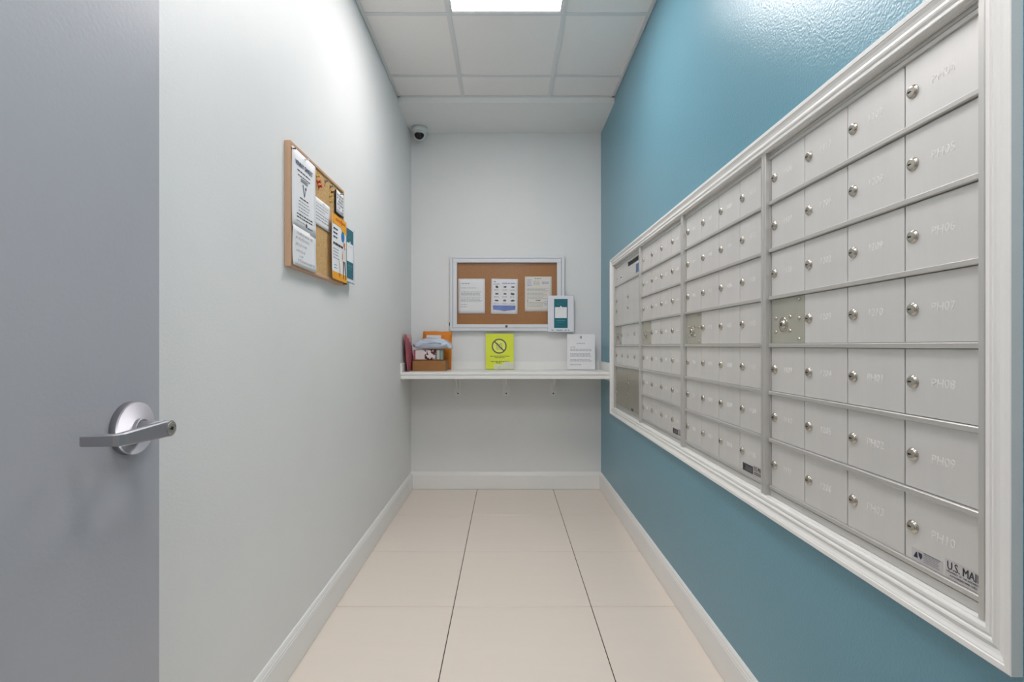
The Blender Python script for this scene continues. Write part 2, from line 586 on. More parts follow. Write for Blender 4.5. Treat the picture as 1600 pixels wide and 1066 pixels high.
# reveal lining between casing and mailboxes
m = MB()
t = .002
m.box(rx0, rx1, 0, .03, rz0, rz0+t, 'trim'); m.box(rx0, rx1, 0, .03, rz1-t, rz1, 'trim')
m.box(rx0, rx0+t, 0, .03, rz0+t, rz1-t, 'trim'); m.box(rx1-t, rx1, 0, .03, rz0+t, rz1-t, 'trim')
m.build('reveal_lining', trim)

# door, opened flat along the left wall
door = struct(empty('door_1', (-.649, 0, 0), LEFT))
m = MB(); m.bbox(.03, .94, 0, .045, .012, 2.07, 'door', .0015); m.build('door_leaf', door)
HX, HZ = .864, 1.018
m = MB(); m.lathe([(.0458, 0), (.0458, .0115), (.0458, .0115), (.0440, .0132), (.0440, .0132), (.0165, .0174), (.0165, .0174), (.0165, .023), (.0165, .023), (.0150, .024)], 'chrome', (HX, 0, HZ), n=48)
rose = m.build('rose', door)
m = MB(); m.lathe([(.0125, .020), (.0125, .0625)], 'chrome', (HX-.003, 0, HZ), n=28)
lx = HX-.003
path = [(lx, -.068), (.838, -.068), (.80, -.068), (.765, -.0680), (.7585, -.0675), (.7545, -.0655), (.7525, -.0620), (.7505, -.050), (.7460, -.018)]
secs = [(.006, .0137), (.006, .0132), (.006, .0116), (.006, .0102), (.006, .0098), (.006, .0096), (.006, .0093), (.006, .009), (.005, .0083)]
m2 = MB(); m2.sweep(path, secs, 'chrome'); 
b0 = len(m.v)
m.v += [(x, y, z+HZ) for (x, y, z) in m2.v]
for f_ in m2.f: m.face([b0+i for i in f_], 'chrome')
m.lathe([(.0137, .0615), (.0137, .0735), (.0130, .0745)], 'chrome', (lx, 0, HZ), n=32)
lever = m.build('lever', door)
m = MB(); m.lathe([(.0112, .0745), (.0112, .0753), (.0104, .0757), (.0082, .0757), (.0080, .0752), (.0076, .0757)], 'nickel', (lx, 0, HZ), n=24)
m.box(lx-.0050, lx+.0030, -.0764, -.0757, HZ-.0010, HZ+.0010, 'black'); m.box(lx-.0015, lx+.0015, -.0764, -.0757, HZ-.003, HZ+.003, 'black')
kc = m.build('key_cylinder', lever)

# ------------------------------------------------------------------ ceiling lights
def ceiling_light(yc, label):
    t = tag(empty('ceiling_light', (0, yc, ZC)), label, 'light')
    m = MB(); h = .293; q = .283
    for (x0, x1, y0, y1) in ((-h, h, -h, -q), (-h, h, q, h), (-h, -q, -q, q), (q, h, -q, q)):
        m.box(x0, x1, y0, y1, .0005, .02, 'cam_white')
    m.build('frame', t)
    m = MB(); m.box(-q, q, -q, q, .004, .012, 'panel'); m.build('diffuser', t)
for i, (x, y) in enumerate(sorted(PANELS, key=lambda p: -p[1])):
    ceiling_light(y, ('square white light panel glowing in the ceiling grid between two white boards',
                      'square white light panel in the ceiling right above the open grey door')[i])

# ------------------------------------------------------------------ mailboxes
PW, DW, RH, Z0 = .694, .165, .139, .743
XD = .014       # door face behind the wall plane (local y)
YT = -.002      # trim front
# shared meshes
m = MB(); g = .0014
m.bbox(-DW/2+g, DW/2-g, XD, XD+.004, -RH/2+.0062, RH/2-.0062, 'alu', .0008)
DOOR = m.build('x').data; bpy.data.objects.remove(bpy.data.objects['x'])
m = MB()
m.lathe([(.0128, 0), (.0128, .0018), (.0118, .0028), (.0112, .0030), (.0108, .0044), (.0098, .0054), (.0070, .0056)], 'nickel', n=20)
m.box(-.0058, .0010, -.0061, -.0050, -.0011, .0011, 'black'); m.box(-.0062, -.0030, -.0061, -.0050, -.0017, .0017, 'black')
LOCK = m.build('x').data; bpy.data.objects.remove(bpy.data.objects['x'])
m = MB(); m.lathe([(.0058, 0), (.0058, .0008), (.0044, .0026), (.0016, .0034)], 'nickel', n=10)
SCREW = m.build('x').data; bpy.data.objects.remove(bpy.data.objects['x'])
m = MB()
m.bbox(-PW/2+.0165, PW/2-.0165, XD-.0085, XD+.0045, -.0053, .0053, 'alu_trim', .0015)
RAIL = m.build('x').data; bpy.data.objects.remove(bpy.data.objects['x'])

def flip(nm): return nm
seq = []
# numbers run column by column from the far module to the near one
for fl_ in (6, 7, 8, 9, 10, 11):
    for k in range(1, 13):
        seq.append('%d%02d' % (fl_, k))
seq += ['12%02d' % k for k in range(1, 11)] + ['PH%02d' % k for k in range(1, 11)]

def numbered_door(t, x, z, num, locked=True, w=None):
    d = link('mailbox_door', DOOR, t, (x, 0, z))
    link('lock', LOCK, d, (-DW/2+.0205, XD, 0))
    if num:
        link('number', text_mesh(num, .0225, 'engrave', 'CENTER', 0, .0003), d, (.004, XD-.0002, 0))
    return d

def mailbox_unit(i, label):
    """i = 0 nearest the camera .. 3 furthest"""
    yc = 1.147+PW*i
    t = tag(empty('mailbox_unit', (XR, yc, 0), RIGHT), label, 'mailboxes', 'recessed mailbox units in the teal wall')
    m = MB()
    h = PW/2-.0005
    zt, zb = OZ1-.0025, OZ0+.0025
    # carcass behind the doors
    m.box(-h+.002, h-.002, XD+.006, XD+.36, zb, zt, 'dark')
    m.build('carcass', t)
    m = MB()
    for s in (-1, 1):
        a, b = sorted((s*(h-.0135), s*h))
        m.bbox(a, b, YT, XD+.006, zb, zt, 'alu_trim', .002)
        a, b = sorted((s*(h-.0165), s*(h-.0135)))
        m.box(a, b, XD-.004, XD+.006, zb, zt, 'alu_trim')
    hi = h-.0166
    m.bbox(-hi, hi, XD-.0055, XD+.006, Z0-.0045, Z0+.006, 'alu_trim', .0012)
    m.bbox(-hi, hi, XD-.003, XD+.006, zb, Z0-.0065, 'alu_trim', .001)
    m.bbox(-hi, hi, XD-.0055, XD+.006, Z0+7*RH-.010, Z0+7*RH-.0005, 'alu_trim', .0012)
    m.bbox(-hi, hi, XD-.003, XD+.006, Z0+7*RH+.0015, zt, 'alu_trim', .001)
    m.build('frame', t)
    for k in range(1, 7):
        if i == 3 and k in (1, 5):
            continue
        link('divider_rail', RAIL, t, (0, 0, Z0+RH*k))
    return t

def master_plate(t, x, z):
    m = MB()
    m.bbox(-DW/2+.0011, DW/2-.0011, XD+.0005, XD+.004, -RH/2+.0062, RH/2-.0062, 'alu_plate', .0006)
    p = m.build('master_lock_plate', t, (x, 0, z))
    m = MB()
    m.lathe([(.021, 0), (.021, .0016), (.0165, .0022), (.0150, .0008), (.0110, .0008), (.0110, .0060), (.0085, .0072)], 'nickel', (-.018, XD+.0005, -.011), n=24)
    m.box(-.020, -.016, XD-.0075, XD-.0060, -.0155, -.0065, 'black')
    m.build('master_lock', p)
    for (dx, dz) in ((-.056, .008), (-.056, -.031), (.016, .009), (.016, -.030), (.058, .054), (.058, .003), (.058, -.053)):
        link('screw', SCREW, p, (dx, XD+.0005, dz))

LABS = ['silver mailbox unit nearest the camera, with the PH boxes and the readable mail label',
        'silver mailbox unit second from the camera, between the nearest unit and the third one',
        'silver mailbox unit third from the camera, beside the unit with large parcel doors',
        'silver mailbox unit furthest from the camera, with an outgoing mail slot and large parcel doors']
UN = [mailbox_unit(i, LABS[i]) for i in range(4)]
idx = len(seq)
cols = [(-1.5+c)*DW for c in range(4)]      # local x: c=0 is the far column
for i in range(3):
    need = 27
    nums = seq[idx-need:idx]
    idx -= need
    q = 0
    for c in range(4):
        for r in range(7):
            z = Z0+RH*(6-r+.5)
            if c == 0 and r == 3:
                master_plate(UN[i], cols[c], z); continue
            numbered_door(UN[i], cols[c], z, nums[q]); q += 1
# furthest unit: slot panel, parcel doors, small doors
t = UN[3]
z6 = Z0+RH*6.5
m = MB()
m.bbox(-2*DW+.0011, 2*DW-.0011, XD, XD+.004, -RH/2+.0062, RH/2-.0062, 'alu', .0008)
m.box(.02, .27, XD-.0010, XD-.0002, .018, .042, 'black')
p = m.build('outgoing_mail_panel', t, (0, 0, z6))
m = MB(); m.box(-.215, -.135, XD-.0012, XD-.0002, -.036, -.014, 'label'); m.box(-.19, -.16, XD-.0016, XD-.0013, -.029, -.020, 'black'); m.build('sticker', p)
m = MB(); m.box(.215, .315, XD-.0012, XD-.0002, -.050, .002, 'stick_blue'); m.build('sticker', p)
m = MB(); m.bbox(.02, .275, XD-.006, XD-.0002, .043, .047, 'alu_trim', .001); m.build('slot_hood', p)
for dx in (-.29, -.29): pass
link('screw', SCREW, p, (-.29, XD, -.02))
for (r0, k) in ((4, 'alu'), (0, 'alu_bronze_sheen')):
    for s in (0, 1):
        m = MB()
        m.bbox(-DW+.0011, DW-.0011, XD, XD+.004, -RH+.0062, RH-.0062, k, .0008)
        d = m.build('parcel_door', t, ((-1+2*s)*DW, 0, Z0+RH*(r0+1)))
        for dz in (.035, -.035):
            link('lock', LOCK, d, (-DW+.022, XD, dz if r0 == 4 or s else dz*.6-.03))
q = 0
for r in (3, 2):
    for c in range(4):
        z = Z0+RH*(r+.5)
        if c == 0 and r == 3:
            master_plate(t, cols[c], z); continue
        numbered_door(t, cols[c], z, None); q += 1

# mail stickers
def usmail(t, big):
    zb = Z0+RH*.5
    x = cols[3]
    m = MB()
    y = XD-.0006
    e = y-.0004
    if big:
        m.box(x-.065, x+.003, y, XD-.0001, zb-.0605, zb-.0385, 'stick_grey')
        m.quad([(x-.0605, e, zb-.0555), (x-.0505, e, zb-.0555), (x-.0505, e, zb-.0530), (x-.0520, e, zb-.0440), (x-.0540, e, zb-.0440)], 'navy')
        m.quad([(x-.0490, e, zb-.0430), (x-.0405, e, zb-.0440), (x-.0400, e, zb-.0500), (x-.0440, e, zb-.0555), (x-.0480, e, zb-.0500)], 'navy')
        for r_ in range(5):
            zz = zb-.0430-.0032*r_
            m.rect(x-.037, x-.003-.003*(r_ % 2), zz-.0012, zz, e, 'inkgrey')
        m.rect(x-.037, x-.001, zb-.0412, zb-.0402, e, 'ink')
    else:
        m.box(x-.060, x+.008, y, XD-.0001, zb-.060, zb-.036, 'stick_black')
        m.rect(x-.052, x-.044, zb-.050, zb-.042, e, 'black')
        for r_ in range(4):
            m.rect(x-.040, x+.002, zb-.044-.0036*r_, zb-.0428-.0036*r_, e, 'inkgrey')
    m.build('maker_label', t)
    m = MB()
    x0, x1, zt_ = (x+.008, x+.080, zb-.0290) if big else (x+.012, x+.070, zb-.030)
    m.box(x0, x1, y, XD-.0001, zb-.0610, zt_, 'stick_grey' if big else 'alu_trim')
    s = m.build('mail_label', t)
    def put(txt, size, width, xx, zz, k, bold):
        me = text_mesh(txt, size, k, 'LEFT', 0)
        wd = max(v.co.x for v in me.vertices)
        for q in ((0, 0), (bold, .00002)):          # a second pass thickens the stroke
            o = link('lettering', me, s, (xx+q[0], e-q[1], zz))
            o.scale = (width/wd, 1, 1)
    if big:
        put('U.S. MAIL', .0205, .0645, x+.0120, zb-.0402, 'ink', .0007)
        put('PROPERTY OF THE ADDRESSEE', .0048, .064, x+.0120, zb-.0505, 'ink', .0002)
        put('AUTHORIZED MAIL ONLY', .0048, .052, x+.0180, zb-.0565, 'ink', .0002)
    else:
        put('U.S. MAIL', .0190, .052, x+.0150, zb-.0395, 'ink', .0008)
        m = MB()
        for r_ in range(2):
            m.rect(x+.015, x+.064-.004*r_, zb-.052-.005*r_, zb-.0495-.005*r_, e, 'ink')
        m.build('lettering', s)
usmail(UN[0], True); usmail(UN[1], False); usmail(UN[2], False)
m = MB(); m.box(.10, .15, XD-.0008, XD-.0001, Z0+.012, Z0+.026, 'stick_black'); m.build('maker_label', UN[3])

# ------------------------------------------------------------------ flat paper helper
def bendf(amp, w, h, seed):
    a, b = random.Random(seed).uniform(.4, 1), random.Random(seed+1).uniform(.4, 1)
    def f(x, z):
        u, v = x/w*2, z/h*2
        return -amp*(a*max(0, u)**2*max(0, -v) + b*max(0, -u)**2*(abs(v)**2)*.6 + .10*max(0, -v)**3)
    return f
def paper(name, w, h, loc, rotz, k, amp=.004, seed=1, tilt=0.0, prints=None, lean=0.0, n=8, th=.0004):
    """a sheet of local size w x h centred on its origin, face towards local -y; prints = list of (x0,x1,z0,z1,material)"""
    f = bendf(amp, w, h, seed)
    m = MB()
    for off in (0, th):
        b = m.add([(-w/2+w*i/n, f(-w/2+w*i/n, -h/2+h*j/n)+off, -h/2+h*j/n) for j in range(n+1) for i in range(n+1)])
        for j in range(n):
            for i in range(n):
                q = [b+j*(n+1)+i, b+j*(n+1)+i+1, b+(j+1)*(n+1)+i+1, b+(j+1)*(n+1)+i]
                m.face(q if off == 0 else q[::-1], k, True)
    N1 = (n+1)*(n+1)
    edge = [i for i in range(n+1)]+[j*(n+1)+n for j in range(1, n+1)]+[n*(n+1)+i for i in range(n-1, -1, -1)]+[j*(n+1) for j in range(n-1, 0, -1)]
    for a, c in zip(edge, edge[1:]+edge[:1]):
        m.face([a, a+N1, c+N1, c], k)
    o = m.build(name, None, loc, rot=(lean, tilt, rotz))
    if prints:
        m = MB()
        for p in prints:
            if len(p) == 5:
                x0, x1, z0, z1, kk = p
                nx = max(1, int((x1-x0)/(w/n)+.99)); nz = max(1, int((z1-z0)/(h/n)+.99))
                for i in range(nx):
                    for j in range(nz):
                        a0, a1 = x0+(x1-x0)*i/nx, x0+(x1-x0)*(i+1)/nx
                        c0, c1 = z0+(z1-z0)*j/nz, z0+(z1-z0)*(j+1)/nz
                        m.quad([(a, f(a, c)-.0008, c) for a, c in ((a0, c0), (a1, c0), (a1, c1), (a0, c1))], kk)
            else:
                pts, kk = p
                m.quad([(a, f(a, c)-.0012, c) for a, c in pts], kk)
        m.build('print', o)
    return o
def textrows(x0, x1, ztop, rows, pitch, hgt, k, seed, word=(.008, .026), ragged=.2):
    R = random.Random(seed)
    out = []
    for r in range(rows):
        x = x0
        end = x1-R.random()*ragged*(x1-x0)
        z = ztop-r*pitch
        while x < end-.004:
            l = min(R.uniform(*word), end-x)
            out.append((x, x+l, z-hgt, z, k))
            x += l+.004
    return out
def circle(cx, cz, r, n=16):
    return [(cx+r*math.cos(2*PI*i/n), cz+r*math.sin(2*PI*i/n)) for i in range(n)]

# ------------------------------------------------------------------ left wall cork board
BY0, BY1, BZ0, BZ1 = 1.737, 2.310, 1.436, 1.872
t = tag(empty('cork_board', (XL, (BY0+BY1)/2, (BZ0+BZ1)/2), LEFT), 'cork pin board in a pale wood frame on the white left wall', 'notice board')
hw, hh = (BY1-BY0)/2, (BZ1-BZ0)/2
m = MB(); m.box(-hw+.010, hw-.010, -.0165, -.002, -hh+.010, hh-.010, 'cork_warm'); m.build('cork_sheet', t)
for (x0, x1, z0, z1) in ((-hw, hw, hh-.012, hh), (-hw, hw, -hh, -hh+.012), (-hw, -hw+.012, -hh+.012, hh-.012), (hw-.012, hw, -hh+.012, hh-.012)):
    m = MB(); m.bbox(x0, x1, -.022, -.001, z0, z1, 'oak', .0015); m.build('frame_rail', t)
def onboard(y, z, off=.0245):
    return (XL+off, y, z)
# tall flyer
pr = [(-.03, -.012, .062, .012, 'ink')]
pr = []
pr += textrows(-.062, .058, .074, 1, .012, .0045, 'ink', 3, (.01, .03), .05)
pr += textrows(-.056, .054, .058, 1, .012, .0038, 'ink', 4, (.01, .03), .05)
pr += [([(-.018, .030), (-.010, .030), (.002, -.006), (-.001, -.012)], 'inkblue'), ([(.020, .034), (.010, .018), (-.001, -.012), (.003, -.010)], 'inkblue'),
       (circle(.012, .022, .006), 'ink'), ([(-.030, .050), (.034, .050), (.034, .046), (-.030, .046)], 'inkgrey'), ([(-.034, .042), (.030, .042), (.030, .038), (-.034, .038)], 'inkgrey')]
pr += textrows(-.040, .038, -.020, 1, .012, .0042, 'ink', 5, (.01, .03), .05)
pr += textrows(-.052, .062, -.034, 4, .0115, .0030, 'inkgrey', 6, (.008, .025), .25)
pr += textrows(-.066, .080, -.082, 2, .011, .0046, 'ink', 7, (.01, .03), .05)
pr += textrows(-.070, .010, -.108, 1, .011, .0025, 'inkgrey', 8, (.01, .03), .05)
pr += [(circle(.018, -.112, .0075), 'ink')] + textrows(.030, .075, -.116, 1, .011, .0040, 'inkblue', 9, (.01, .03), .05)
o = paper('flyer', .216, .279, onboard(1.847, 1.716), LEFT, 'paper', .004, 11, 0.0, pr)
tag(o, 'tall white flyer with a blue headline, top left on the wood framed cork board', 'flyer')
for q in (-.0008, 0, .0008):
    link('headline', text_mesh('VINNY SWEET', .0245, 'inkblue', 'CENTER', 0), o, (-.002+q, -.0014-q*.02, .094))
link('subtitle', text_mesh('services', .017, 'inkgrey', 'CENTER'), o, (-.004, -.0014, .044))
# handwritten sheet
R = random.Random(5)
pr = []
for r_, (x0, x1, z) in enumerate(((-.075, .070, .048), (-.082, .040, .030), (-.080, .010, .008), (-.074, .0, -.014), (-.050, -.020, -.032), (-.062, .086, -.048))):
    x = x0
    while x < x1:
        hh_ = R.uniform(.006, .012); lw = .0016
        dx = R.uniform(-.003, .004)
        pr.append(([(x, z-hh_/2), (x+lw, z-hh_/2), (x+dx+lw, z+hh_/2), (x+dx, z+hh_/2)], 'pen'))
        if R.random() < .6:
            zz = z+R.uniform(-.004, .004)
            pr.append(([(x, zz), (x+.005, zz+.001), (x+.005, zz+.0024), (x, zz+.0014)], 'pen'))
        x += R.uniform(.0055, .011)
o = paper('handwritten_note', .216, .140, onboard(1.850, 1.512, .0255), LEFT, 'paper', .005, 21, 0.012, pr)
tag(o, 'white sheet with handwritten lines at the bottom left of the wood framed cork board', 'note')
# small typed note
pr = textrows(-.070, .070, .034, 3, .012, .0022, 'inkgrey', 31, (.01, .03), .3) + textrows(-.070, .070, -.004, 3, .012, .0022, 'inkblue', 32, (.01, .03), .2)
pr += [([(.005, .046), (.0065, .046), (.0045, .016), (.003, .016)], 'inkgrey'), ([(.003, .046), (.03, .043), (.03, .0445), (.003, .0475)], 'inkgrey')]
o = paper('typed_note', .172, .108, onboard(2.042, 1.692, .020), LEFT, 'paper', .002, 33, 0, pr)
tag(o, 'small white typed note in the middle of the wood framed cork board', 'note')
# small grid sheet, top right
pr = []
R = random.Random(9)
for i in range(6):
    for j in range(6):
        if R.random() < .72:
            pr.append((-.040+.0135*i, -.0295+.0135*i, -.040+.0135*j, -.032+.0135*j, 'inkgrey' if R.random() < .7 else 'lavender'))
o = paper('printed_card', .098, .098, onboard(2.238, 1.792, .027), LEFT, 'paper', .002, 41, 0, pr)
tag(o, 'small square card with grey grid print, top right on the wood framed cork board', 'card')
m = MB(); m.box(-.050, .050, .001, .007, -.052, .048, 'black'); m.build('backing', o)
# orange flyer
pr = [(-.107, .107, .098, .139, 'amber'), (-.107, .107, -.139, -.106, 'amber')]
pr += [([(-.02, -.106), (.02, -.106), (.00, -.126)], 'amber_dark'), ([(.02, .098), (.107, .098), (.107, .082), (.05, .080)], 'amber')]
pr += [(circle(.050, .062, .024), 'skyblue')]
pr += textrows(-.090, -.020, .082, 3, .018, .0075, 'inkblue', 51, (.02, .05), .2)
pr += textrows(-.090, .055, .020, 1, .018, .0100, 'ink', 52, (.02, .05), .02)
pr += textrows(-.090, .000, -.006, 4, .013, .0034, 'inkgrey', 53, (.01, .03), .2)
pr += textrows(-.080, -.030, -.075, 2, .012, .0034, 'skyblue', 54, (.01, .03), .2)
pr += [([(.050, -.045), (.066, -.045), (.060, -.125), (.050, -.125)], 'brown'), ([(.072, -.045), (.086, -.045), (.094, -.125), (.084, -.125)], 'brown'),
       ([(.048, -.045), (.090, -.045), (.094, .004), (.070, .020), (.046, .004)], 'paper_cream'), (circle(.070, .030, .012), 'amber_dark'),
       ([(.046, .004), (.054, .004), (.044, -.040), (.036, -.038)], 'amber_dark'), ([(.046, -.046), (.090, -.046), (.092, -.030), (.044, -.030)], 'yellow'),
       (circle(.080, .014, .007), 'red'), ([(-.008, -.050), (.000, -.050), (.012, -.100), (.004, -.104)], 'yellow')]
o = paper('flyer', .216, .272, onboard(2.206, 1.583, .0345), LEFT, 'paper', .004, 55, 0.0, pr)
tag(o, 'white flyer with orange bands and a blue dot on the wood framed cork board', 'flyer')
o.scale = (.89, 1, 1)
m = MB(); m.disc(.03, .122, .012, -.0014, 'amber_dark'); m.rect(-.075, .085, .116, .126, -.0013, 'amber_dark'); m.build('headline', o)

def teal_sign(loc, rotz, label, hw=.104, hh=.145, th=.012):
    t = tag(empty('sign_holder', loc, rotz), label, 'sign')
    t_ = .012-th      # the printed layers below are laid out for a 12 mm body
    m = MB(); m.bbox(-hw, hw, -.012, -t_, -hh, hh, 'holder', .002)
    m.build('acrylic_body', t)
    m = MB(); m.box(-.054, .054, -.0128, -.012, -.114, .118, 'teal_card')
    c = m.build('teal_card', t)
    m = MB(); m.box(-.047, .047, -.0136, -.0128, -.034, .052, 'paper'); m.lathe([(.006, .0128), (.006, .0138)], 'paper', (0, 0, .056), n=14)
    m.build('white_panel', c)
    m = MB()
    for i in range(4): m.rect(-.026, .026-.006*(i % 2), .040-.001*i-.0035, .040-.001*i-.0025, -.0142, 'inkgrey') if i == 0 else None
    m.rect(-.036, .036, -.058, -.054, -.0134, 'teal_line'); m.rect(-.028, .028, -.070, -.067, -.0134, 'teal_line'); m.rect(-.034, .034, -.052, -.050, -.0134, 'teal_line')
    R = random.Random(4)
    for i in range(9):
        x = R.uniform(-.045, .04); z = R.uniform(.07, .11)
        m.rect(x, x+.006, z, z+.002, -.0134, 'teal_line')
    for (x0, x1) in ((-.075, -.06), (-.035, .015), (.03, .045), (.055, .068)):
        m.rect(x0, x1, -.134, -.128, -.0124, 'teal_line')
    m.build('print', t)
    return t
ts = teal_sign((XL+.018, 2.366, 1.588), LEFT, 'teal card in a white holder overhanging the right edge of the wood framed board', .082, .131, .006)

# pushpins
m = MB(); m.lathe([(.0055, 0), (.0055, .002), (.003, .003), (.0032, .010), (.005, .012), (.0045, .0135)], 'red', n=12)
def pin(y, z, k, label, big=1.0):
    m = MB(); m.lathe([(.0055*big, 0), (.0055*big, .002), (.003*big, .003), (.0032*big, .010), (.0052*big, .0115), (.0042*big, .0135)], k, n=12)
    m.lathe([(.0007, -.004), (.0007, 0)], 'nickel', n=6)
    o = m.build('pushpin', None, (XL+.0175, y, z), LEFT)
    tag(o, label, 'pushpin', 'pushpins on the cork board')
def LW(px, py, x=XL+.02):
    d = x*F/(px-791); return d, CAMZ+(540-py)*d/F
for (px, py, k, l, b) in ((496, 275, 'yellow', 'yellow pushpin above the red ones on the wood framed cork board', 1.0),
                          (497, 284, 'red', 'upper red pushpin right of the tall flyer on the cork board', 1.5),
                          (499, 291, 'red', 'lower red pushpin right of the tall flyer on the cork board', 1.5),
                          (509, 283, 'green', 'grey green pushpin nearest the red ones on the cork board', 1.2),
                          (517, 291, 'green', 'grey green pushpin beside the small square card on the cork board', 1.2),
                          (516.5, 306, 'yellow', 'upper yellow pushpin left of the small square card', 1.0),
                          (516.5, 315, 'yellow', 'lower yellow pushpin left of the small square card', 1.0),
                          (519, 300, 'brown', 'dark brown pushpin at the left edge of the small square card', 1.0)):
    y, z = LW(px, py); pin(y, z, k, l, b)
def pin2(y, z, off, k, label, b=1.0):
    m = MB(); m.lathe([(.0055*b, 0), (.0055*b, .002), (.003*b, .003), (.0032*b, .010), (.0052*b, .0115), (.0042*b, .0135)], k, n=12)
    m.lathe([(.0007, -.006), (.0007, 0)], 'nickel', n=6)
    tag(m.build('pushpin', None, (XL+off, y, z), LEFT), label, 'pushpin', 'pushpins on the cork board')
pin2(1.744, 1.845, .0225, 'brown', 'dark pushpin at the top left corner of the wood frame', .7)
pin2(1.850, 1.846, .027, 'label', 'white pushpin holding the top of the tall flyer', .8)
pin2(2.236, 1.835, .031, 'green', 'grey green pushpin at the top of the small square card', .9)
pin2(2.302, 1.443, .0225, 'brown', 'dark pushpin in the lower right corner of the wood frame', .9)

# ------------------------------------------------------------------ enclosed bulletin cabinet on the back wall
t = tag(empty('bulletin_cabinet', (.008, D, 1.577)), 'white framed bulletin cabinet with cork back and glass door on the back wall', 'notice board')
hw, hh, dp = .458, .300, .045
m = MB()
for (x0, x1, z0, z1) in ((-hw, hw, hh-.018, hh), (-hw, hw, -hh, -hh+.022), (-hw, -hw+.020, -hh+.022, hh-.018), (hw-.024, hw, -hh+.022, hh-.018)):
    m.bbox(x0, x1, -dp, -.001, z0, z1, 'cab', .002)
m.build('body_frame', t)
m = MB(); m.box(-hw+.02, hw-.024, -.014, -.002, -hh+.022, hh-.018, 'cork_red'); m.build('cork_sheet', t)
dx0, dx1, dz0, dz1 = -hw+.0225, hw-.0265, -hh+.0245, hh-.0205
m = MB()
wx = .033
for (x0, x1, z0, z1) in ((dx0, dx1, dz1-wx, dz1), (dx0, dx1, dz0, dz0+.028), (dx0, dx0+wx, dz0+.028, dz1-wx), (dx1-wx, dx1, dz0+.028, dz1-wx)):
    m.bbox(x0, x1, -dp-.001, -.022, z0, z1, 'cab', .002)
dr = m.build('door_frame', t)
m = MB(); m.box(dx0+wx-.004, dx1-wx+.004, -.030, -.027, dz0+.024, dz1-wx+.004, 'glass'); m.build('glass_pane', dr)
m = MB(); m.lathe([(.0095, 0), (.0095, .003), (.0075, .005)], 'black', (-.006, -dp-.001, dz0+.012), n=18); m.box(-.0068, -.0052, -dp-.0066, -dp-.006, dz0+.008, dz0+.016, 'nickel'); m.build('lock', dr)
m = MB(); m.lathe([(.0045, -.014), (.0045, .014)], 'black', (-hw-.003, -.030, -hh+.055), axis='z', n=12); m.build('hinge', t)
def oncork(px0, px1, py0, py1, d=D-.0175):
    x0, x1 = (px0-791)*d/F, (px1-791)*d/F
    z1, z0 = CAMZ+(540-py0)*d/F, CAMZ+(540-py1)*d/F
    return (x0+x1)/2, d, (z0+z1)/2, x1-x0, z1-z0
x, y, z, w_, h_ = oncork(716.1, 757.8, 435.6, 490.2)
pr = textrows(-.08, -.01, .105, 1, .02, .006, 'inkgrey', 61) + textrows(-.085, .065, .068, 1, .01, .0035, 'inkgrey', 62) + textrows(-.085, .085, .036, 4, .0105, .0034, 'inkgrey', 63, ragged=.1) + textrows(-.085, .085, -.012, 4, .0105, .0034, 'inkgrey', 64, ragged=.1) + textrows(-.085, -.03, -.066, 2, .018, .0036, 'inkgrey', 65)
o = paper('notice', w_, h_, (x, y, z), 0, 'paper', .002, 66, 0, pr)
tag(o, 'white typed letter pinned on the left inside the glass bulletin cabinet', 'notice')
x, y, z, w_, h_ = oncork(767.5, 809, 435.8, 490.8)
pr = [(-.09, -.07, .115, .12, 'ink')] + textrows(-.02, .085, .108, 1, .01, .006, 'blueprint', 71, (.02, .05), .02) + textrows(-.09, -.04, .104, 2, .008, .003, 'inkgrey', 72)
R = random.Random(8)
for cxx in (-.062, .004, .066):
    for czz in (.076, .020, -.034):
        wv, hv = R.uniform(.016, .024), R.uniform(.009, .016)
        if czz < 0: hv *= .6
        n = 9
        pts = [(cxx+wv*math.cos(2*PI*i/n)*R.uniform(.55, 1), czz+hv*math.sin(2*PI*i/n)*R.uniform(.5, 1)) for i in range(n)]
        pr.append((pts, 'ink' if R.random() < .5 else 'pen'))
        pr += textrows(cxx-.022, cxx+.022, czz-.021, 2, .006, .0024, 'inkgrey', int(1000*(cxx+1)+100*(czz+1)))
pr += [([(-.092, -.073), (.090, -.073), (.088, -.108), (.03, -.113), (-.002, -.120), (-.03, -.113), (-.09, -.108)], 'blueprint')]
pr += [(-.092, .05, -.064, -.060, 'lavender')]
o = paper('notice', w_, h_, (x, y, z), 0, 'paper', .005, 76, .015, pr)
tag(o, 'notice with nine small pictures and a blue band inside the glass bulletin cabinet', 'notice')
x, y, z, w_, h_ = oncork(820, 862.2, 432.2, 487)
pr = textrows(-.03, .03, .127, 1, .01, .006, 'inkgrey', 81) + textrows(-.09, -.05, .115, 5, .011, .004, 'blueprint', 82) + textrows(.03, .09, .098, 2, .011, .005, 'blueprint', 83) + textrows(-.04, .02, .106, 4, .010, .003, 'inkgrey', 84)
pr += textrows(-.09, .09, .048, 9, .0105, .003, 'inkgrey', 85, ragged=.3) + textrows(-.02, .03, -.048, 1, .01, .006, 'ink', 86) + textrows(-.09, .06, -.066, 4, .011, .0035, 'inkgrey', 87) + textrows(.05, .09, -.058, 3, .014, .004, 'blueprint', 88)
pr += [([(-.092, -.060), (-.08, -.060), (-.086, -.044)], 'inkgrey')]
o = paper('notice', w_, h_, (x, y, z), 0, 'paper_cream', .002, 89, 0, pr)
tag(o, 'off white printed form pinned on the right inside the glass bulletin cabinet', 'notice')
teal_sign((.435, D-.0475, 1.413), 0, 'teal card in a white holder covering the lower right corner of the bulletin cabinet')

